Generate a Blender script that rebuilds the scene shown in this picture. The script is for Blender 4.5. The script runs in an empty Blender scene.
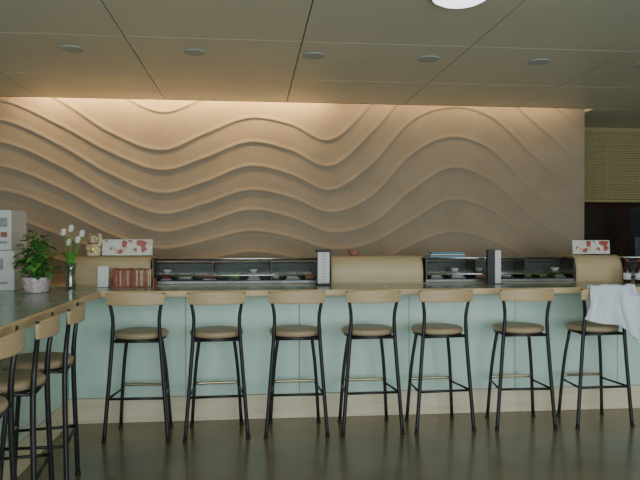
import bpy, bmesh, math, random
import numpy as np
from mathutils import Vector, Matrix, Euler
random.seed(7)
C = bpy.context.scene.collection

# ------------------------------------------------------------------ materials
def mat(name, col, rough=0.5, metal=0.0, col2=None, scale=8.0, bump=0.0, bscale=40.0,
        stretch=(1,1,1), emis=None, estr=0.0, coat=0.0, lo=0.35, hi=0.65, detail=4.0, spec=0.5):
    m = bpy.data.materials.new(name); m.use_nodes = True
    nt = m.node_tree; N = nt.nodes; L = nt.links
    b = N["Principled BSDF"]
    b.inputs["Base Color"].default_value = (*col, 1)
    b.inputs["Roughness"].default_value = rough
    b.inputs["Metallic"].default_value = metal
    b.inputs["Coat Weight"].default_value = coat
    b.inputs["Coat Roughness"].default_value = 0.15
    b.inputs["Specular IOR Level"].default_value = spec
    tc = N.new("ShaderNodeTexCoord"); mp = N.new("ShaderNodeMapping")
    mp.inputs["Scale"].default_value = stretch
    L.new(tc.outputs["Object"], mp.inputs["Vector"])
    if col2 is not None:
        n = N.new("ShaderNodeTexNoise"); n.inputs["Scale"].default_value = scale
        n.inputs["Detail"].default_value = detail
        r = N.new("ShaderNodeValToRGB")
        r.color_ramp.elements[0].position = lo; r.color_ramp.elements[1].position = hi
        r.color_ramp.elements[0].color = (*col, 1); r.color_ramp.elements[1].color = (*col2, 1)
        L.new(mp.outputs[0], n.inputs["Vector"]); L.new(n.outputs["Fac"], r.inputs["Fac"])
        L.new(r.outputs["Color"], b.inputs["Base Color"])
    if bump > 0:
        n2 = N.new("ShaderNodeTexNoise"); n2.inputs["Scale"].default_value = bscale
        n2.inputs["Detail"].default_value = 5
        bp = N.new("ShaderNodeBump"); bp.inputs["Strength"].default_value = bump
        bp.inputs["Distance"].default_value = 0.01
        L.new(mp.outputs[0], n2.inputs["Vector"]); L.new(n2.outputs["Fac"], bp.inputs["Height"])
        L.new(bp.outputs["Normal"], b.inputs["Normal"])
    if emis:
        b.inputs["Emission Color"].default_value = (*emis, 1)
        b.inputs["Emission Strength"].default_value = estr
    return m

def glassmat(name, tint=(0.85, 0.92, 0.9), gl=0.12):
    m = bpy.data.materials.new(name); m.use_nodes = True
    nt = m.node_tree; N = nt.nodes; L = nt.links
    N.remove(N["Principled BSDF"]); out = N["Material Output"]
    t = N.new("ShaderNodeBsdfTransparent"); t.inputs[0].default_value = (*tint, 1)
    g = N.new("ShaderNodeBsdfGlossy"); g.inputs["Roughness"].default_value = 0.05
    x = N.new("ShaderNodeMixShader"); x.inputs[0].default_value = gl
    L.new(t.outputs[0], x.inputs[1]); L.new(g.outputs[0], x.inputs[2]); L.new(x.outputs[0], out.inputs[0])
    return m

M_floor = mat("floor_polished", (0.150,0.105,0.048), 0.24, col2=(0.22,0.155,0.078), scale=1.6, bump=0.08, bscale=7, detail=8, coat=0.12)
M_relief = mat("wall_plaster_tan", (0.335,0.265,0.19), 0.85, col2=(0.375,0.30,0.215), scale=3, bump=0.35, bscale=90)
M_wall = mat("wall_paint", (0.33,0.28,0.22), 0.9, col2=(0.37,0.31,0.25), scale=2)
M_darkwall = mat("wall_dark", (0.05,0.035,0.028), 0.8, col2=(0.07,0.05,0.04), scale=4)
M_ceil = mat("ceiling_panel", (0.57,0.58,0.46), 0.36, col2=(0.63,0.63,0.51), scale=0.9)
M_gap = mat("ceiling_gap", (0.10,0.09,0.07), 0.9)
M_mint = mat("mint_panel", (0.60,0.82,0.73), 0.34, col2=(0.70,0.88,0.80), scale=2.2, stretch=(3,3,0.6), bump=0.05, bscale=12)
M_seam = mat("panel_seam", (0.22,0.34,0.31), 0.6)
M_plinth = mat("plinth_wood", (0.80,0.68,0.49), 0.45, col2=(0.86,0.77,0.59), scale=5, stretch=(0.6,0.6,6))
M_top = mat("counter_laminate", (0.22,0.33,0.28), 0.2, col2=(0.28,0.39,0.33), scale=6)
M_nose = mat("counter_nosing_wood", (0.70,0.51,0.29), 0.35, col2=(0.78,0.61,0.37), scale=9, stretch=(0.5,0.5,8))
M_maple = mat("maple_wood", (0.50,0.36,0.19), 0.4, col2=(0.58,0.43,0.25), scale=9, stretch=(0.8,0.8,9))
M_tanpanel = mat("tan_veneer", (0.60,0.46,0.27), 0.45, col2=(0.66,0.52,0.32), scale=5, stretch=(0.7,1,7))
M_black = mat("black_metal", (0.03,0.03,0.033), 0.32, metal=0.5, col2=(0.045,0.045,0.045), scale=20)
M_brass = mat("brass_worn", (0.60,0.52,0.34), 0.3, metal=0.9, col2=(0.45,0.38,0.24), scale=15)
M_seat = mat("seat_vinyl", (0.43,0.32,0.20), 0.42, col2=(0.49,0.37,0.24), scale=6, bump=0.1, bscale=120)
M_chrome = mat("chrome_steel", (0.75,0.77,0.78), 0.2, metal=1.0, col2=(0.65,0.67,0.68), scale=10)
M_steel = mat("brushed_dark_steel", (0.16,0.17,0.17), 0.4, metal=0.7, col2=(0.22,0.23,0.23), scale=10)
M_dark = mat("case_dark", (0.03,0.032,0.034), 0.4, col2=(0.045,0.045,0.045), scale=6)
M_glass = glassmat("case_glass")
M_white = mat("white_card", (0.78,0.79,0.78), 0.6, col2=(0.72,0.73,0.73), scale=5)
M_grey = mat("printed_grey", (0.28,0.28,0.28), 0.7, col2=(0.35,0.35,0.35), scale=30)
M_dgrey = mat("brewer_charcoal", (0.10,0.11,0.12), 0.5, col2=(0.13,0.14,0.15), scale=30)
M_blackcard = mat("black_card", (0.015,0.015,0.017), 0.5, col2=(0.03,0.03,0.03), scale=8)
M_red = mat("red_menu", (0.38,0.05,0.035), 0.55, col2=(0.28,0.07,0.045), scale=14)
M_redbr = mat("maroon_menu", (0.30,0.10,0.07), 0.6, col2=(0.42,0.17,0.12), scale=14)
M_pink = mat("pot_ceramic_pink", (0.58,0.40,0.44), 0.4, col2=(0.74,0.64,0.66), scale=30, lo=0.45, hi=0.55)
M_soil = mat("soil", (0.05,0.03,0.02), 0.95, col2=(0.08,0.05,0.03), scale=40)
M_leaf = mat("leaf_green", (0.10,0.34,0.05), 0.45, col2=(0.18,0.46,0.09), scale=12)
M_leafd = mat("leaf_dark", (0.045,0.17,0.035), 0.5, col2=(0.08,0.24,0.05), scale=12)
M_petal = mat("petal_white", (0.85,0.83,0.75), 0.5, col2=(0.9,0.88,0.82), scale=12)
M_cat = mat("cat_ceramic", (0.78,0.66,0.42), 0.3, col2=(0.84,0.74,0.52), scale=8)
M_gold = mat("gold_coin", (0.8,0.55,0.12), 0.3, metal=0.8, col2=(0.7,0.45,0.1), scale=20)
M_cloth = mat("white_towel", (0.76,0.82,0.96), 0.9, col2=(0.82,0.87,0.98), scale=10, bump=0.3, bscale=200)
M_salmon = mat("salmon", (0.75,0.22,0.08), 0.35, col2=(0.85,0.45,0.25), scale=30, stretch=(1,5,1))
M_tuna = mat("tuna", (0.40,0.04,0.05), 0.35, col2=(0.5,0.08,0.08), scale=20)
M_squid = mat("squid_white", (0.60,0.60,0.56), 0.35, col2=(0.5,0.52,0.5), scale=14)
M_green = mat("garnish_green", (0.10,0.28,0.06), 0.5, col2=(0.2,0.4,0.1), scale=30)
M_blue = mat("blue_tray", (0.10,0.28,0.42), 0.4, col2=(0.14,0.34,0.48), scale=9)
M_bamboo = mat("bamboo_slat", (0.50,0.43,0.21), 0.7, col2=(0.32,0.27,0.12), scale=14, stretch=(3,1,20))
M_door = mat("door_wood_dark", (0.06,0.025,0.018), 0.4, col2=(0.09,0.035,0.025), scale=6, stretch=(5,5,0.6))
M_lens = mat("downlight_lens", (0.22,0.28,0.32), 0.25, col2=(0.28,0.34,0.38), scale=20)
M_ring = mat("downlight_trim", (0.36,0.43,0.43), 0.4, col2=(0.42,0.48,0.48), scale=10)
M_glare = mat("glare_glow", (0.9,0.9,0.95), 0.4, col2=(0.85,0.87,0.92), scale=4, emis=(0.85,0.92,1.0), estr=2.5)  # emission imitates a bright glare, likely a reflection in glass
M_alu = mat("window_frame_aluminium", (0.3,0.3,0.3), 0.4, metal=0.7, col2=(0.34,0.34,0.34), scale=5)
M_box = mat("box_white_card", (0.70,0.71,0.70), 0.7, col2=(0.62,0.63,0.63), scale=3)
M_bottle = mat("soy_bottle", (0.03,0.012,0.01), 0.15, col2=(0.05,0.02,0.015), scale=8)

def photo_mat(name):
    m = bpy.data.materials.new(name); m.use_nodes = True
    nt = m.node_tree; N = nt.nodes; L = nt.links; b = N["Principled BSDF"]
    b.inputs["Roughness"].default_value = 0.35
    tc = N.new("ShaderNodeTexCoord"); v = N.new("ShaderNodeTexVoronoi"); v.inputs["Scale"].default_value = 24
    s = N.new("ShaderNodeSeparateColor"); r = N.new("ShaderNodeValToRGB")
    r.color_ramp.interpolation = 'CONSTANT'
    e = r.color_ramp.elements; e[0].position = 0; e[0].color = (0.72,0.70,0.66,1); e[1].position = 0.4; e[1].color = (0.42,0.08,0.05,1)
    for p, c in ((0.55,(0.70,0.48,0.36,1)),(0.68,(0.75,0.74,0.70,1)),(0.86,(0.30,0.16,0.09,1))):
        q = e.new(p); q.color = c
    L.new(tc.outputs["Object"], v.inputs["Vector"]); L.new(v.outputs["Color"], s.inputs[0])
    L.new(s.outputs[0], r.inputs[0]); L.new(r.outputs[0], b.inputs["Base Color"])
    return m
M_photo = photo_mat("sushi_photo_print")

# ------------------------------------------------------------------ mesh builder
def catmull(P, n=6):
    P = [Vector(p) for p in P]; out = []
    for i in range(len(P)-1):
        p0 = P[i-1] if i else P[0]*2-P[1]; p1 = P[i]; p2 = P[i+1]
        p3 = P[i+2] if i+2 < len(P) else P[-1]*2-P[-2]
        for k in range(n):
            t = k/n
            out.append(0.5*((2*p1)+(p2-p0)*t+(2*p0-5*p1+4*p2-p3)*t*t+(3*p1-p0-3*p2+p3)*t**3))
    out.append(P[-1]); return out

class MB:
    def __init__(s): s.bm = bmesh.new(); s.mats = []
    def mi(s, m):
        if m not in s.mats: s.mats.append(m)
        return s.mats.index(m)
    def absorb(s, t, m, M=None, smooth=False):
        i = s.mi(m)
        if M is not None: bmesh.ops.transform(t, matrix=M, verts=t.verts)
        for f in t.faces: f.material_index = i; f.smooth = smooth
        me = bpy.data.meshes.new("tmp"); t.to_mesh(me); t.free()
        s.bm.from_mesh(me); bpy.data.meshes.remove(me)
    def box(s, c, size, m, rot=(0,0,0), bev=0.0, seg=2):
        t = bmesh.new(); bmesh.ops.create_cube(t, size=1)
        bmesh.ops.scale(t, vec=size, verts=t.verts)
        if bev > 0: bmesh.ops.bevel(t, geom=t.edges[:], offset=bev, segments=seg, affect='EDGES', profile=0.5)
        s.absorb(t, m, Matrix.Translation(c) @ Euler(rot).to_matrix().to_4x4(), False)
    def bb(s, lo, hi, m, bev=0.0):
        s.box([(a+b)/2 for a, b in zip(lo, hi)], [abs(b-a) for a, b in zip(lo, hi)], m, bev=bev)
    def tube(s, P, r, m, seg=10, closed=False, smoothpath=0):
        P = catmull(P, smoothpath) if smoothpath else [Vector(p) for p in P]
        n = len(P); R = r if isinstance(r, (list, tuple)) else [r]*n
        if len(R) != n: R = [R[min(int(i/(n-1)*(len(R)-1)+.5), len(R)-1)] for i in range(n)]
        t = bmesh.new(); rings = []; nrm = None
        for i in range(n):
            if closed: d = P[(i+1) % n]-P[i-1]
            else: d = P[min(i+1, n-1)]-P[max(i-1, 0)]
            d.normalize()
            if nrm is None:
                a = Vector((0,0,1)) if abs(d.z) < .9 else Vector((1,0,0)); nrm = d.cross(a).normalized()
            nrm = (nrm-d*nrm.dot(d)).normalized(); bn = d.cross(nrm)
            rings.append([t.verts.new(P[i]+R[i]*(math.cos(2*math.pi*k/seg)*nrm+math.sin(2*math.pi*k/seg)*bn)) for k in range(seg)])
        for i in range(n if closed else n-1):
            a = rings[i]; b = rings[(i+1) % n]
            for k in range(seg): t.faces.new((a[k], a[(k+1) % seg], b[(k+1) % seg], b[k]))
        if not closed: t.faces.new(rings[0][::-1]); t.faces.new(rings[-1])
        bmesh.ops.recalc_face_normals(t, faces=t.faces)
        s.absorb(t, m, None, True)
    def lathe(s, prof, m, c=(0,0,0), seg=28, sx=1, sy=1, rot=(0,0,0), smooth=True):
        t = bmesh.new(); rings = []
        for r, z in prof:
            rings.append([t.verts.new((r*sx*math.cos(2*math.pi*k/seg), r*sy*math.sin(2*math.pi*k/seg), z)) for k in range(seg)])
        for a, b in zip(rings, rings[1:]):
            for k in range(seg): t.faces.new((a[k], a[(k+1) % seg], b[(k+1) % seg], b[k]))
        t.faces.new(rings[0][::-1]); t.faces.new(rings[-1])
        bmesh.ops.recalc_face_normals(t, faces=t.faces)
        s.absorb(t, m, Matrix.Translation(c) @ Euler(rot).to_matrix().to_4x4(), smooth)
    def ball(s, c, r, m, rot=(0,0,0), u=16, v=10):
        t = bmesh.new(); bmesh.ops.create_uvsphere(t, u_segments=u, v_segments=v, radius=1)
        bmesh.ops.scale(t, vec=r if isinstance(r, (tuple, list)) else (r, r, r), verts=t.verts)
        s.absorb(t, m, Matrix.Translation(c) @ Euler(rot).to_matrix().to_4x4(), True)
    def prism(s, poly, axis_len, m, M, smooth=False):
        t = bmesh.new()
        a = [t.verts.new((x, y, 0)) for x, y in poly]; b = [t.verts.new((x, y, axis_len)) for x, y in poly]
        n = len(poly)
        for i in range(n):
            t.faces.new((a[i], a[(i+1) % n], b[(i+1) % n], b[i]))
        t.faces.new(a[::-1]); t.faces.new(b)
        bmesh.ops.recalc_face_normals(t, faces=t.faces)
        s.absorb(t, m, M, smooth)
    def quads(s, grid, m, smooth=True, thick=0.0):
        t = bmesh.new(); V = [[t.verts.new(p) for p in row] for row in grid]
        for i in range(len(V)-1):
            for j in range(len(V[0])-1):
                t.faces.new((V[i][j], V[i][j+1], V[i+1][j+1], V[i+1][j]))
        bmesh.ops.recalc_face_normals(t, faces=t.faces)
        if thick: bmesh.ops.solidify(t, geom=t.faces[:], thickness=thick)
        s.absorb(t, m, None, smooth)
    def obj(s, name, loc=(0,0,0), rotz=0.0):
        me = bpy.data.meshes.new(name+"_mesh"); s.bm.to_mesh(me); s.bm.free()
        for m in s.mats: me.materials.append(m)
        o = bpy.data.objects.new(name, me); C.objects.link(o)
        o.location = loc; o.rotation_euler = (0,0,rotz); return o

def dup(o, loc, rotz):
    n = bpy.data.objects.new(o.name.split(".")[0], o.data); C.objects.link(n)
    n.location = loc; n.rotation_euler = (0,0,rotz); return n

# ------------------------------------------------------------------ room dimensions (metres)
CEIL = 2.885; YW = 7.0; XR = 3.68; YB = -1.6; XL = -4.2; XE = 6.2; YE = 8.9

b = MB(); b.bb((XL,YB,-0.1),(XE,YE,0.0),M_floor); b.obj("floor")

b = MB()
xs = [-0.87+1.225*k for k in range(-3, 7)]; xs[0] = XL; xs[-1] = XE
xs = sorted(set([XL]+[x for x in xs if XL < x < XE]+[XE]))
ys = [YB, -1.05, 0.10, 1.25, 2.40, 3.55, 4.65, 5.80, 6.80]
g = 0.004
for i in range(len(xs)-1):
    for j in range(len(ys)-1):
        b.bb((xs[i]+g, ys[j]+g, CEIL), (xs[i+1]-g, ys[j+1]-g, CEIL+0.02), M_ceil)
b.bb((XL,YB,CEIL+0.021),(XE,6.80,CEIL+0.06),M_gap)
b.bb((XR,6.80,CEIL),(XE,YE,CEIL+0.06),M_ceil)
b.bb((XL,6.80-0.03,CEIL+0.0),(XR,6.80,CEIL+0.30),M_ceil)
b.bb((XL,6.77,CEIL+0.30),(XR+0.02,YW+0.15,CEIL+0.34),M_ceil)
b.obj("ceiling")

# ------------------------------------------------------------------ carved relief wall
nx_ = np.array([-4.3,-3.3,-2.55,-1.96,-1.46,-.90,-.49,-.02,.40,.83,1.31,1.70,2.14,2.60,3.05,3.75])
sc = np.array([.0098,.0100,.01015,.01024,.01032,.01041,.01048,.01055,.01062,.01068,.01075,.0108,.01085,.0109,.0110,.0111])
rows = [
 [ 95, 40, 20, 10, 40, 70, 55, 45, 50, 65, 30,-20,-40, -30,   0,  60],
 [120, 70, 50, 60, 88,112, 98, 82, 86, 98, 60, 20,  5,  10,  45,  95],
 [145, 95, 78,100,132,150,134,118,124,140,100, 55, 40,  48,  85, 135],
 [165,115,100,125,152,170,158,142,150,166,130, 90, 74,  82, 118, 172],
 [185,135,120,145,174,193,182,166,174,190,162,122,107, 116, 152, 208],
 [205,155,142,166,195,214,204,190,197,212,194,156,137, 149, 188, 232],
 [225,178,166,188,214,232,223,210,217,232,222,192,168, 180, 216, 252],
 [247,202,190,210,234,249,241,231,237,249,242,222,200, 210, 240, 270],
 [264,227,216,235,254,266,260,252,257,267,264,246,232, 240, 260, 284],
 [286,257,247,260,275,286,282,274,280,291,286,272,262, 268, 284, 302],
]
def hermite(xn, yn, x):
    m = np.gradient(yn, xn); k = np.clip(np.searchsorted(xn, x)-1, 0, len(xn)-2)
    h = xn[k+1]-xn[k]; t = (x-xn[k])/h
    return ((2*t**3-3*t**2+1)*yn[k]+(t**3-2*t**2+t)*h*m[k]+(-2*t**3+3*t**2)*yn[k+1]+(t**3-t**2)*h*m[k+1])
gx = np.linspace(XL, XR, 760)
gz = np.concatenate([[0.0, 0.5], np.linspace(0.9, CEIL+0.30, 400)])
rr = np.array(rows, float)
curves = np.array([hermite(nx_, 1.52+(235-r)*sc, gx) for r in rr])
for k in range(1, len(curves)): curves[k] = np.minimum(curves[k], curves[k-1]-0.06)
H = np.zeros((len(gz), len(gx)))
for k in range(len(curves)):
    zk = curves[k]; sl = np.gradient(zk, gx); inv = 1/np.sqrt(1+sl**2)
    d = (gz[:, None]-zk[None, :])*inv[None, :]
    up = np.where(d > 0, 0.66*np.exp(-(d/0.024)**2)+0.34*np.exp(-(d/0.10)**2), np.exp(-(d/0.015)**2))
    H = np.maximum(H, 0.0100*up)
fade = np.clip((gz-0.9)/0.2, 0, 1)[:, None]
edge = np.clip((XR-gx)/0.05, 0, 1)[None, :]
H = H*fade*edge
nzv, nxv = H.shape
X, Z = np.meshgrid(gx, gz)
co = np.stack([X, YW-H, Z], -1).reshape(-1, 3)
idx = np.arange(nzv*nxv).reshape(nzv, nxv)
q = np.stack([idx[:-1,:-1], idx[:-1,1:], idx[1:,1:], idx[1:,:-1]], -1).reshape(-1, 4)
me = bpy.data.meshes.new("relief_mesh")
me.vertices.add(len(co)); me.vertices.foreach_set("co", co.ravel())
me.loops.add(q.size); me.loops.foreach_set("vertex_index", q.ravel().astype(np.int32))
me.polygons.add(len(q)); me.polygons.foreach_set("loop_start", np.arange(0, q.size, 4, dtype=np.int32))
me.polygons.foreach_set("use_smooth", np.ones(len(q), bool))
me.update(calc_edges=True); me.validate(); me.materials.append(M_relief)
o = bpy.data.objects.new("wall_back", me); C.objects.link(o)

b = MB(); b.bb((XL,YW+0.002,0),(XR,YW+0.15,CEIL+0.30),M_relief); b.obj("wall_back_core")
b = MB(); b.bb((XL-0.1,YB,0),(XL,YE,CEIL+0.3),M_wall); b.obj("wall_left")
b = MB(); b.bb((XE,YB,0),(XE+0.1,YE,CEIL),M_wall); b.obj("wall_right")
b = MB(); b.bb((XR,YE,0),(XE,YE+0.1,CEIL),M_darkwall)
b.bb((XR-0.02,YW+0.15,0),(XR,YE,CEIL),M_darkwall); b.obj("wall_rear_alcove")
b = MB()
b.bb((XL,YB-0.1,0),(XE,YB,0.25),M_wall); b.bb((XL,YB-0.1,2.7),(XE,YB,CEIL),M_wall)
b.bb((XL,YB-0.1,0.25),(-3.6,YB,2.7),M_wall); b.bb((5.6,YB-0.1,0.25),(XE,YB,2.7),M_wall)
b.obj("wall_front")
b = MB()
for k in range(6):
    x = -3.6+9.2*k/5; b.bb((x-0.03,YB-0.08,0.25),(x+0.03,YB-0.02,2.7),M_alu)
b.bb((-3.6,YB-0.08,0.25),(5.6,YB-0.02,0.31),M_alu); b.bb((-3.6,YB-0.08,2.64),(5.6,YB-0.02,2.7),M_alu)
b.obj("window_1")

b = MB()
b.bb((4.25,8.80,0),(5.25,8.86,2.05),M_door)
for z in (0.25, 1.15): b.bb((4.40,8.78,z),(5.10,8.80,z+0.75),M_darkwall, bev=0.006)
b.tube([(5.14,8.76,0.98),(5.14,8.74,1.0),(5.02,8.74,1.0)],0.01,M_chrome)
b.obj("door_1")
b = MB()
z = 1.98; n = 0
while z < CEIL-0.05:
    b.box((4.75, 8.02+0.004*math.sin(n*1.7), z+0.01),(1.95,0.006,0.0175),M_bamboo,rot=(0.25,0,0)); z += 0.021; n += 1
for x in (4.05,4.5,5.0,5.45): b.tube([(x,8.008,1.95),(x,8.008,CEIL-0.02)],0.003,M_nose,seg=6)
b.bb((3.76,7.99,CEIL-0.05),(5.74,8.06,CEIL),M_bamboo); b.bb((3.77,8.0,1.94),(5.73,8.03,1.975),M_bamboo,bev=0.004)
b.obj("bamboo_blind")
b = MB()
b.bb((4.55,7.55,0),(5.5,7.95,0.9),M_door,bev=0.01); b.bb((4.5,7.5,0.9),(5.55,8.0,0.94),M_nose,bev=0.005)
for x in (4.58,5.04): b.bb((x,7.53,0.08),(x+0.43,7.55,0.84),M_door,bev=0.004)
for x in (4.95,5.1): b.tube([(x,7.52,0.45),(x,7.50,0.46),(x,7.50,0.56),(x,7.52,0.57)],0.006,M_chrome,seg=8)
b.obj("service_cabinet")
b = MB()
b.bb((4.74,7.6,0.94),(5.06,7.9,0.98),M_dgrey,bev=0.008); b.bb((4.76,7.78,0.98),(5.04,7.9,1.62),M_dgrey,bev=0.01)
b.bb((4.74,7.6,1.50),(5.06,7.9,1.86),M_dgrey,bev=0.02); b.bb((4.78,7.595,1.62),(5.02,7.60,1.80),M_blackcard)
b.lathe([(.001,0),(.075,0),(.085,.03),(.08,.14),(.05,.18),(.001,.18)],M_bottle,(4.90,7.69,.985))
b.lathe([(.02,0),(.07,.06),(.07,.12),(.001,.12)],M_blackcard,(4.90,7.69,1.38))
b.obj("coffee_brewer")

# ------------------------------------------------------------------ bar counter (L shaped)
TOP = 1.09
b = MB()
XF = -1.48; YF = 5.48; XRR = 5.2
b.bb((XF+0.0,YF,0.0),(XRR,YF+0.20,TOP-0.05),M_seam)
b.bb((XF-0.20,0.4,0.0),(XF,YF+0.20,TOP-0.05),M_seam)
x = XF+0.012
while x < XRR-0.05:
    x2 = min(x+0.93, XRR); b.bb((x+0.003,YF-0.012,0.205),(x2-0.003,YF,TOP-0.05),M_mint); x = x2
y = YF-0.02
while y > 0.45:
    y2 = max(y-0.93, 0.4); b.bb((XF,y2+0.003,0.205),(XF+0.012,y-0.003,TOP-0.05),M_mint); y = y2
b.bb((XF+0.02,YF-0.02,0),(XRR,YF,0.20),M_plinth,bev=0.004)
b.bb((XF,0.4,0),(XF+0.02,YF,0.20),M_plinth,bev=0.004)
NX = -1.15; NY = 5.15
b.bb((NX,NY+0.03,TOP-0.045),(XRR,5.75,TOP),M_top)
b.bb((-2.40,0.4,TOP-0.045),(NX-0.03,5.75,TOP),M_top)
b.bb((NX-0.03,NY+0.03,TOP-0.045),(NX,5.75,TOP),M_top)
b.bb((NX,NY,TOP-0.05),(XRR,NY+0.03,TOP+0.001),M_nose,bev=0.008)
b.bb((NX-0.03,0.4,TOP-0.05),(NX,NY+0.03,TOP+0.001),M_nose,bev=0.008)
b.bb((-2.40,5.75,TOP-0.045),(XRR,6.15,TOP+0.003),M_nose)
b.bb((-2.40,6.05,0),(XRR,6.13,TOP-0.045),M_dark)
b.bb((-2.40,0.4,0),(-2.34,6.05,TOP-0.045),M_dark)
b.obj("bar_counter")

b = MB()
b.bb((-2.3,6.62,0.02),(3.5,6.93,0.86),M_dark); b.bb((-2.35,6.58,0.86),(3.55,6.95,0.90),M_chrome,bev=0.005)
for k in range(9): b.bb((-2.25+0.64*k,6.605,0.08),(-2.25+0.64*k+0.60,6.62,0.82),M_chrome,bev=0.004)
b.obj("kitchen_work_counter")

# ------------------------------------------------------------------ wooden screens (curved front)
def screen(x0, x1, name="curved_wood_screen"):
    b = MB(); h = 0.235
    poly = [(0,0),(0,0.10)]
    for k in range(9):
        a = k/8*math.pi/2; poly.append((0.11-0.11*math.cos(a), 0.10+0.135*math.sin(a)))
    poly += [(0.30,h),(0.30,0)]
    L = x1-x0
    M = Matrix(((0,0,1,0),(1,0,0,0),(0,1,0,0),(0,0,0,1)))
    b.prism([(p[0],p[1]) for p in poly], L-0.04, M_tanpanel, Matrix.Translation((0.02,0,0)) @ M)
    p2 = [(-0.005 if p[0] < 0.001 else p[0], p[1]+(0.004 if p[1] > 0.02 else 0)) for p in poly]
    b.prism(p2, 0.02, M_maple, M); b.prism(p2, 0.02, M_maple, Matrix.Translation((L-0.02,0,0)) @ M)
    return b.obj(name, (x0,5.80,TOP+0.004))
screen(-1.52,-0.87); screen(0.70,1.53); screen(2.97,3.42)

# ------------------------------------------------------------------ sushi display cases
def case(x0, x1, seed):
    rnd = random.Random(seed); b = MB(); L = x1-x0
    b.bb((0,0,0),(L,0.32,0.03),M_steel,bev=0.004)
    b.bb((0.01,0.29,0.03),(L-0.01,0.31,0.20),M_dark)
    b.bb((0,0.0,0.03),(0.012,0.31,0.215),M_dark); b.bb((L-0.012,0.0,0.03),(L,0.31,0.215),M_dark)
    b.bb((0.0,0.16,0.205),(L,0.32,0.22),M_dark,bev=0.003)
    b.tube([(0,0.15,0.215),(L,0.15,0.215)],0.009,M_chrome,seg=8)
    b.tube([(0,0.0,0.075),(L,0.0,0.075)],0.009,M_chrome,seg=8)
    b.tube([(0,0.285,0.17),(L,0.285,0.17)],0.005,M_steel,seg=8)
    g = []
    for k in range(9):
        a = k/8*math.pi/2; g.append((0.16-0.155*math.cos(a)*1.0, 0.07+0.14*math.sin(a)))
    b.quads([[(0.014,y,z),(L-0.014,y,z)] for y, z in g], M_glass, True)
    n = max(2, int(L/0.45))
    for k in range(1, n): b.bb((L*k/n-0.004,0.02,0.03),(L*k/n+0.004,0.28,0.20),M_dark)
    x = 0.06
    while x < L-0.15:
        w = rnd.uniform(0.08,0.14); m = rnd.choice([M_steel,M_dark,M_steel])
        b.bb((x,0.05,0.031),(x+w,0.26,0.045),m,bev=0.004)
        f = rnd.choice([M_salmon,M_tuna,M_squid,M_green,M_squid,M_redbr])
        for i in range(3):
            b.box((x+w/2,0.09+0.065*i,0.063),(w*0.8,0.05,0.034),f,rot=(0.15,rnd.uniform(-.08,.08),rnd.uniform(-.15,.15)),bev=0.012)
        if rnd.random() < .35: b.lathe([(0.001,0),(0.022,0),(0.045,0.035),(0.042,0.035),(0.02,0.006),(0.001,0.005)],M_white,(x+w/2,0.17,0.086),seg=18)
        x += w+rnd.uniform(0.03,0.10)
    return b.obj("sushi_display_case",(x0,5.78,TOP+0.004))
case(-0.85,0.68,3); case(1.55,2.95,5); case(3.44,4.9,9)

# ------------------------------------------------------------------ bar stool
def stool():
    b = MB()
    for s in (-1, 1):
        b.tube([(s*.232,-.195,0.0),(s*.212,-.188,.25),(s*.185,-.178,.60),(s*.172,-.178,.78),(s*.168,-.186,.90),(s*.182,-.198,1.0),(s*.204,-.205,1.095)],
               [.0148]*4+[.0135,.0125,.011],M_black,seg=10,smoothpath=5)
        b.tube([(s*.195,.175,0.0),(s*.165,.145,.45),(s*.13,.115,.735)],.0135,M_black,seg=10,smoothpath=4)
        b.lathe([(.001,0),(.018,0),(.018,.012),(.014,.018),(.001,.018)],M_black,(s*.232,-.195,0),seg=12)
        b.lathe([(.001,0),(.018,0),(.018,.012),(.014,.018),(.001,.018)],M_black,(s*.195,.175,0),seg=12)
        b.tube([(s*.207,-.186,.315),(s*.176,.155,.315)],.009,M_black,seg=8)
        b.tube([(s*.172,-.178,.735),(s*.13,.115,.735)],.009,M_black,seg=8)
    b.tube([(-.206,-.186,.315),(.206,-.186,.315)],.009,M_black,seg=8)
    b.tube([(-.178,.155,.345),(0,.162,.345),(.178,.155,.345)],.0115,M_brass,seg=10,smoothpath=4)
    b.tube([(-.172,-.178,.735),(.172,-.178,.735)],.009,M_black,seg=8)
    b.tube([(.183*math.cos(a*math.pi/16),.178*math.sin(a*math.pi/16),.742) for a in range(32)],.009,M_black,seg=8,closed=True)
    b.lathe([(.001,.738),(.17,.738),(.178,.748)],M_black)
    b.lathe([(.001,.748),(.185,.748),(.200,.756),(.206,.770),(.203,.784),(.190,.794),(.15,.800),(.08,.797),(.001,.795)],M_seat,sx=1.0,sy=0.98,seg=40)
    t = bmesh.new(); rings = []; n = 20
    for i in range(n+1):
        u = -1+2*i/n; x = .212*u; yb = -.205-.052*(1-u*u)
        hh = .050-.010*abs(u)**3; zc = 1.052+.006*(1-u*u)
        th = .009
        pr = []
        for dy, dz in ((-1,-.86),(-.5,-1),(.5,-1),(1,-.86),(1,.86),(.5,1),(-.5,1),(-1,.86)):
            pr.append(t.verts.new((x, yb+dy*th, zc+dz*hh)))
        rings.append(pr)
    for p, q in zip(rings, rings[1:]):
        for k in range(8): t.faces.new((p[k],p[(k+1)%8],q[(k+1)%8],q[k]))
    t.faces.new(rings[0][::-1]); t.faces.new(rings[-1]); bmesh.ops.recalc_face_normals(t, faces=t.faces)
    b.absorb(t, M_maple, None, False)
    return b
st = stool().obj("bar_stool",(-.84,5.14,0),math.radians(-2))
for x, r in ((-.27,3),(.34,-1),(.91,2),(1.47,4),(2.14,-3),(2.77,2)):
    last = dup(st,(x,5.14,0),math.radians(r))
for y, r in ((4.06,97),(3.52,96),(2.98,97),(2.42,93)):
    dup(st,(-1.265,y,0),math.radians(r))

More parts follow.
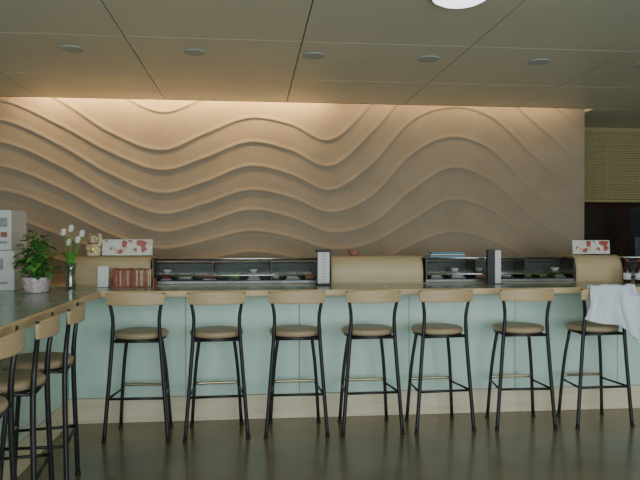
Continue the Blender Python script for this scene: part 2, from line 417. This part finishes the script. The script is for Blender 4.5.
# ------------------------------------------------------------------ towel/jacket over the last stool
b = MB(); rows_ = []
nu, nv = 60, 60
for i in range(nu+1):
    u = i/nu; x = 2.62+0.385*u
    s_ = (x-2.77)/.212; yb = 5.14-.205-.052*(1-min(1,s_*s_))
    Lf = 0.23+0.05*math.sin(u*3.0)+0.22*max(0,u-.5)/.5
    Lb = 0.22+0.04*math.cos(u*5)
    row = []
    for j in range(nv+1):
        v = j/nv; tot = Lf+Lb+0.06; d = v*tot
        fold = math.sin(u*23+1.0+1.2*math.sin(v*5))*0.5+math.sin(u*10+2+v*3.5)*0.6
        if d < Lf:
            dd = Lf-d; amp = min(1,dd/.12)
            p = (x+0.20*(u-.6)*dd/.3+0.014*amp*math.sin(dd*14+u*5), yb-.024-.045*amp*(1+fold*.8)-.01*amp, 1.108-dd)
        elif d < Lf+.06:
            a = (d-Lf)/.06*math.pi
            p = (x, yb-.026*math.cos(a), 1.112+.022*math.sin(a)+.006*fold)
        else:
            dd = d-Lf-.06; amp = min(1,dd/.12)
            p = (x, yb+.026+.018*amp*(1+fold*.7), 1.108-dd)
        row.append(p)
    rows_.append(row)
b.quads(rows_, M_cloth, True, 0.006)
sl = [i/14*2*math.pi for i in range(15)]
g = []
for k in range(16):
    v = k/15; cx = 2.975+.03*v; cz = 1.06-.36*v; cy = 4.86-.012*math.sin(v*5)
    w = .042+.012*math.sin(v*4); g.append([(cx+w*math.cos(a), cy+.022*math.sin(a)*(1+.3*math.sin(3*a+v*6)), cz+.012*math.cos(a*2)) for a in sl])
b.quads(g, M_cloth, True)
b.obj("draped_white_towel")

# ------------------------------------------------------------------ things on the bar
Z0 = TOP+0.0005
b = MB()
b.box((0,0,.155),(.46,.34,.31),M_box,bev=.006); b.bb((-.23,-.03,.310),(.23,.03,.3115),M_white)
b.bb((.06,-.1712,.16),(.15,-.170,.25),M_grey); b.bb((.0,-.1712,.05),(.18,-.170,.07),M_grey)
b.obj("white_carton",(-2.06,5.47,Z0),0.03)
b = MB()
b.box((0,0,.155),(.42,.32,.31),M_box,bev=.006); b.bb((-.21,-.03,.310),(.21,.03,.3115),M_white)
b.bb((.05,-.1612,.05),(.18,-.160,.07),M_grey); b.bb((.11,-.1612,.18),(.18,-.160,.25),M_grey)
b.bb((.13,-.1612,.10),(.18,-.160,.14),M_redbr)
b.obj("white_carton",(-2.05,5.47,Z0+0.313),-0.03)

b = MB()
b.lathe([(.001,0),(.075,0),(.085,.01),(.100,.09),(.104,.115),(.098,.118),(.092,.105),(.001,.10)],M_pink)
b.lathe([(.001,.098),(.091,.100),(.06,.108),(.001,.112)],M_soil)
rnd = random.Random(4)
for i in range(190):
    a = rnd.uniform(0,2*math.pi); el = rnd.uniform(.1,1.5); R = rnd.uniform(.09,.27)
    h = .11+R*math.sin(el)*1.3; r = R*math.cos(el)*.5
    base = Vector((.02*math.cos(a),.02*math.sin(a),.10)); tip = Vector((r*math.cos(a),r*math.sin(a),h))
    mid = (base+tip)/2+Vector((0,0,.04))
    if i % 3 == 0: b.tube([base,mid,tip],.0025,M_leafd,seg=5,smoothpath=3)
    d = Vector((math.cos(a+rnd.uniform(-.8,.8)),math.sin(a+rnd.uniform(-.8,.8)),rnd.uniform(-.5,.7))).normalized()
    s_ = d.cross(Vector((0,0,1))).normalized(); ln = rnd.uniform(.045,.075); w = ln*.40
    up = s_.cross(d)
    g = []
    for k in range(6):
        t = k/5; ww = w*math.sin(math.pi*min(.97,t*.9+.08)); c = tip+d*ln*t+up*0.1*ln*t*t-Vector((0,0,1))*ln*.35*t*t
        g.append([c-s_*ww+up*ww*.3, c, c+s_*ww+up*ww*.3])
    b.quads(g, rnd.choice([M_leaf,M_leafd,M_leafd]), True)
b.obj("potted_plant",(-1.60,5.12,Z0))

b = MB()
b.lathe([(.001,0),(.040,0),(.042,.02),(.034,.08),(.038,.15),(.052,.205),(.050,.205),(.036,.15),(.031,.08),(.036,.012),(.001,.01)],glassmat("vase_glass",(.75,.85,.8),.2))
for (dx,dy,h,m) in ((-.055,0,.43,0),(.01,-.02,.46,1),(.055,.01,.37,2),(.09,.0,.42,3),(-.02,.03,.35,4)):
    b.tube([(0,0,.02),(dx*.3,dy*.3,.2),(dx,dy,h)],.0035,M_leaf,seg=6,smoothpath=4)
    for k in range(6):
        a = k*math.pi/3; rr_ = .012
        b.ball((dx+rr_*math.cos(a),dy+rr_*math.sin(a),h+.022),(.010,.015,.030),M_petal,rot=(0.15*math.sin(a),.15*math.cos(a),a),u=8,v=6)
for k in range(11):
    a = k*.6; g = []
    for i in range(8):
        t = i/7; r = .01+.09*t*t; z = .12+.27*t-.10*t*t*t; w = .022*math.sin(math.pi*(.1+.88*t))
        c = Vector((r*math.cos(a),r*math.sin(a),z)); sd = Vector((-math.sin(a),math.cos(a),0))
        g.append([c-sd*w,c+Vector((0,0,-.004)),c+sd*w])
    b.quads(g,M_leaf,True)
b.obj("tulip_vase",(-1.45,5.48,Z0))

b = MB()
b.lathe([(.001,0),(.050,0),(.060,.015),(.060,.05),(.048,.09),(.034,.115),(.001,.12)],M_cat,sy=.85)
b.ball((0,-.003,.145),(.048,.040,.040),M_cat)
for s in (-1,1):
    b.lathe([(.016,0),(.010,.018),(.001,.034)],M_cat,(s*.028,0,.172),seg=10,rot=(0,s*.25,0))
    b.lathe([(.009,0),(.005,.012),(.001,.022)],M_red,(s*.028,-.009,.174),seg=8,rot=(0,s*.25,0))
    b.ball((s*.018,-.038,.152),(.006,.004,.007),M_blackcard,u=8,v=6)
    b.ball((s*.030,-.040,.016),(.018,.022,.014),M_cat)
    for k in (-1,0,1): b.tube([(s*.012,-.042,.138),(s*.045,-.044,.138+k*.008)],.0008,M_blackcard,seg=4)
b.ball((0,-.042,.141),(.004,.004,.003),M_red,u=8,v=6)
b.ball((0,-.040,.133),(.012,.008,.007),M_petal,u=10,v=6)
b.tube([(.045,-.015,.09),(.064,-.02,.13),(.060,-.025,.178)],[.017,.014,.013],M_cat,smoothpath=4)
b.ball((.059,-.028,.184),(.016,.015,.016),M_cat)
b.tube([(-.045,-.02,.09),(-.040,-.055,.07),(-.015,-.062,.062)],[.016,.014,.012],M_cat,smoothpath=4)
b.ball((0,-.060,.060),(.020,.006,.028),M_gold)
b.tube([(.040*math.cos(a*math.pi/10),.034*math.sin(a*math.pi/10),.113) for a in range(20)],.005,M_red,seg=6,closed=True)
b.ball((0,-.040,.108),.008,M_gold,u=10,v=8)
b.obj("lucky_cat_figurine",(-1.385,5.98,TOP+0.244))

def board(name, w, h, loc, rz):
    b = MB()
    b.box((0,0,h/2+.006),(w,.012,h),M_white,rot=(-.12,0,0),bev=.002)
    b.box((0,-.0075,h/2+.006),(w-.012,.002,h-.012),M_photo,rot=(-.12,0,0))
    b.box((0,.03,h*.38),(.04,.006,h*.66),M_white,rot=(.35,0,0))
    return b.obj(name,loc,rz)
board("sushi_photo_board",.43,.14,(-1.09,5.96,TOP+0.245),0.02)
board("sushi_photo_board",.36,.13,(3.20,5.96,TOP+0.245),-0.05)

b = MB()
b.box((0,-.012,.085),(.085,.004,.17),M_white,rot=(-.14,0,0)); b.box((0,.012,.085),(.085,.004,.17),M_white,rot=(.14,0,0))
b.bb((-.0425,-.025,0),(.0425,.025,.003),M_white)
b.obj("table_card",(-1.22,5.60,Z0+.002),0.05)
b = MB(); rnd = random.Random(2); x = 0
while x < .31:
    t = rnd.uniform(.010,.018); h = rnd.uniform(.125,.145)
    b.box((x+t/2,0,h/2+.008),(t-.002,.16,h),rnd.choice([M_red,M_redbr,M_redbr,M_maple]),bev=.0015,rot=(0,0,0)); x += t
b.bb((-.012,-.09,0),(.335,.09,.008),M_redbr,bev=.002); b.bb((-.012,-.09,.008),(-.006,.09,.07),M_redbr); b.bb((.328,-.09,.008),(.335,.09,.07),M_redbr)
b.obj("menu_rack",(-1.14,5.64,Z0))
b = MB()
b.bb((-.062,-.045,0),(.062,.045,.018),M_blackcard,bev=.004)
b.bb((-.052,-.038,.018),(.052,.038,.285),M_white,bev=.006)
b.bb((-.062,-.045,.285),(.062,.045,.305),M_blackcard,bev=.004)
for s in (-1,1): b.tube([(s*.056,-.04,.01),(s*.056,-.04,.295)],.004,M_blackcard,seg=8)
rnd = random.Random(11)
for k in range(12):
    z = .262-.021*k; w = rnd.uniform(.012,.03)
    b.bb((-w,-.0395,z),(w,-.0385,z+.005),M_grey)
b.obj("drink_menu_stand",(.605,5.60,Z0),0.03)
b = MB()
b.box((-.030,0,.152),(.066,.045,.30),M_blackcard,bev=.003); b.box((.030,.0,.150),(.054,.048,.29),M_white,bev=.003)
b.bb((-.07,-.04,0),(.065,.04,.006),M_blackcard)
b.obj("tabletop_sign",(2.12,5.62,Z0),0.0)
def bottle(loc):
    b = MB()
    b.lathe([(.001,0),(.030,0),(.033,.006),(.033,.11),(.026,.135),(.012,.160),(.011,.19),(.001,.19)],M_bottle,seg=20)
    b.lathe([(.001,.188),(.014,.188),(.014,.212),(.001,.214)],M_red,seg=14)
    b.lathe([(.0335,.03),(.0338,.03),(.0338,.09),(.0335,.09)],M_white,seg=20)
    return b.obj("soy_sauce_bottle",loc)
bottle((3.36,5.62,Z0)); bottle((3.46,5.60,Z0))
b = MB()
for k in range(3):
    b.bb((-.17+.01*k,-.08,.016*k),(.17-.01*k,.08,.016*k+.012),(M_blue,M_white,M_blue)[k],bev=.003)
b.obj("serving_tray_stack",(1.80,6.01,TOP+.227))
b = MB()
b.lathe([(.001,0),(.03,0),(.034,.006),(.06,.045),(.057,.046),(.03,.010),(.001,.009)],M_redbr)
b.obj("rice_bowl",(.93,5.99,TOP+.244))
b = MB()
b.lathe([(.001,0),(.028,0),(.03,.005),(.035,.055),(.032,.055),(.026,.008),(.001,.008)],M_white)
b.obj("tea_cup",(.62,6.01,TOP+.227))

# ------------------------------------------------------------------ ceiling fixtures, glare dome
for i in range(6):
    b = MB(); x = -1.31+.89*i
    b.lathe([(.060,-.004),(.078,-.008),(.088,-.004),(.088,.0),(.060,.0)],M_ring,seg=32)
    b.lathe([(.001,-.002),(.058,-.003),(.060,-.001),(.001,-.0005)],M_lens,seg=32)
    b.obj("recessed_downlight",(x,5.0,CEIL))
b = MB()  # added glowing dome standing in for the glare, not a known fixture
b.lathe([(.001,-.055),(.06,-.050),(.12,-.036),(.155,-.018),(.16,-.008),(.001,-.008)],M_glare,seg=36)
b.lathe([(.001,-.012),(.172,-.012),(.172,0),(.001,0)],M_ring,seg=36)
b.obj("ceiling_glare_dome",(1.18,3.66,CEIL))

# ------------------------------------------------------------------ lights
def area(name, loc, rot, sx, sy, power, col):
    l = bpy.data.lights.new(name,'AREA'); l.shape='RECTANGLE'; l.size=sx; l.size_y=sy; l.energy=power; l.color=col
    o = bpy.data.objects.new(name,l); C.objects.link(o); o.location=loc; o.rotation_euler=rot; return o
area("window_daylight",(1.0,YB-0.15,1.55),(math.radians(90),0,0),9.0,2.3,300,(0.84,0.96,0.97))
area("cove_tube_light",(-.75,6.86,CEIL+.20),(math.radians(14),0,0),3.1,.05,44,(1.0,0.68,0.32))
area("cove_tube_light",(2.25,6.86,CEIL+.20),(math.radians(14),0,0),2.4,.05,9,(1.0,0.70,0.36))

w = bpy.data.worlds.new("World"); bpy.context.scene.world = w; w.use_nodes = True
w.node_tree.nodes["Background"].inputs[0].default_value = (0.80,0.92,0.97,1)
w.node_tree.nodes["Background"].inputs[1].default_value = 0.8

cam = bpy.data.cameras.new("camera"); co_ = bpy.data.objects.new("camera",cam); C.objects.link(co_)
co_.location = (0,0,1.52); co_.rotation_euler = (math.radians(89.57),0,math.radians(-5.9))
cam.sensor_width = 36; cam.lens = 37.1
bpy.context.scene.camera = co_
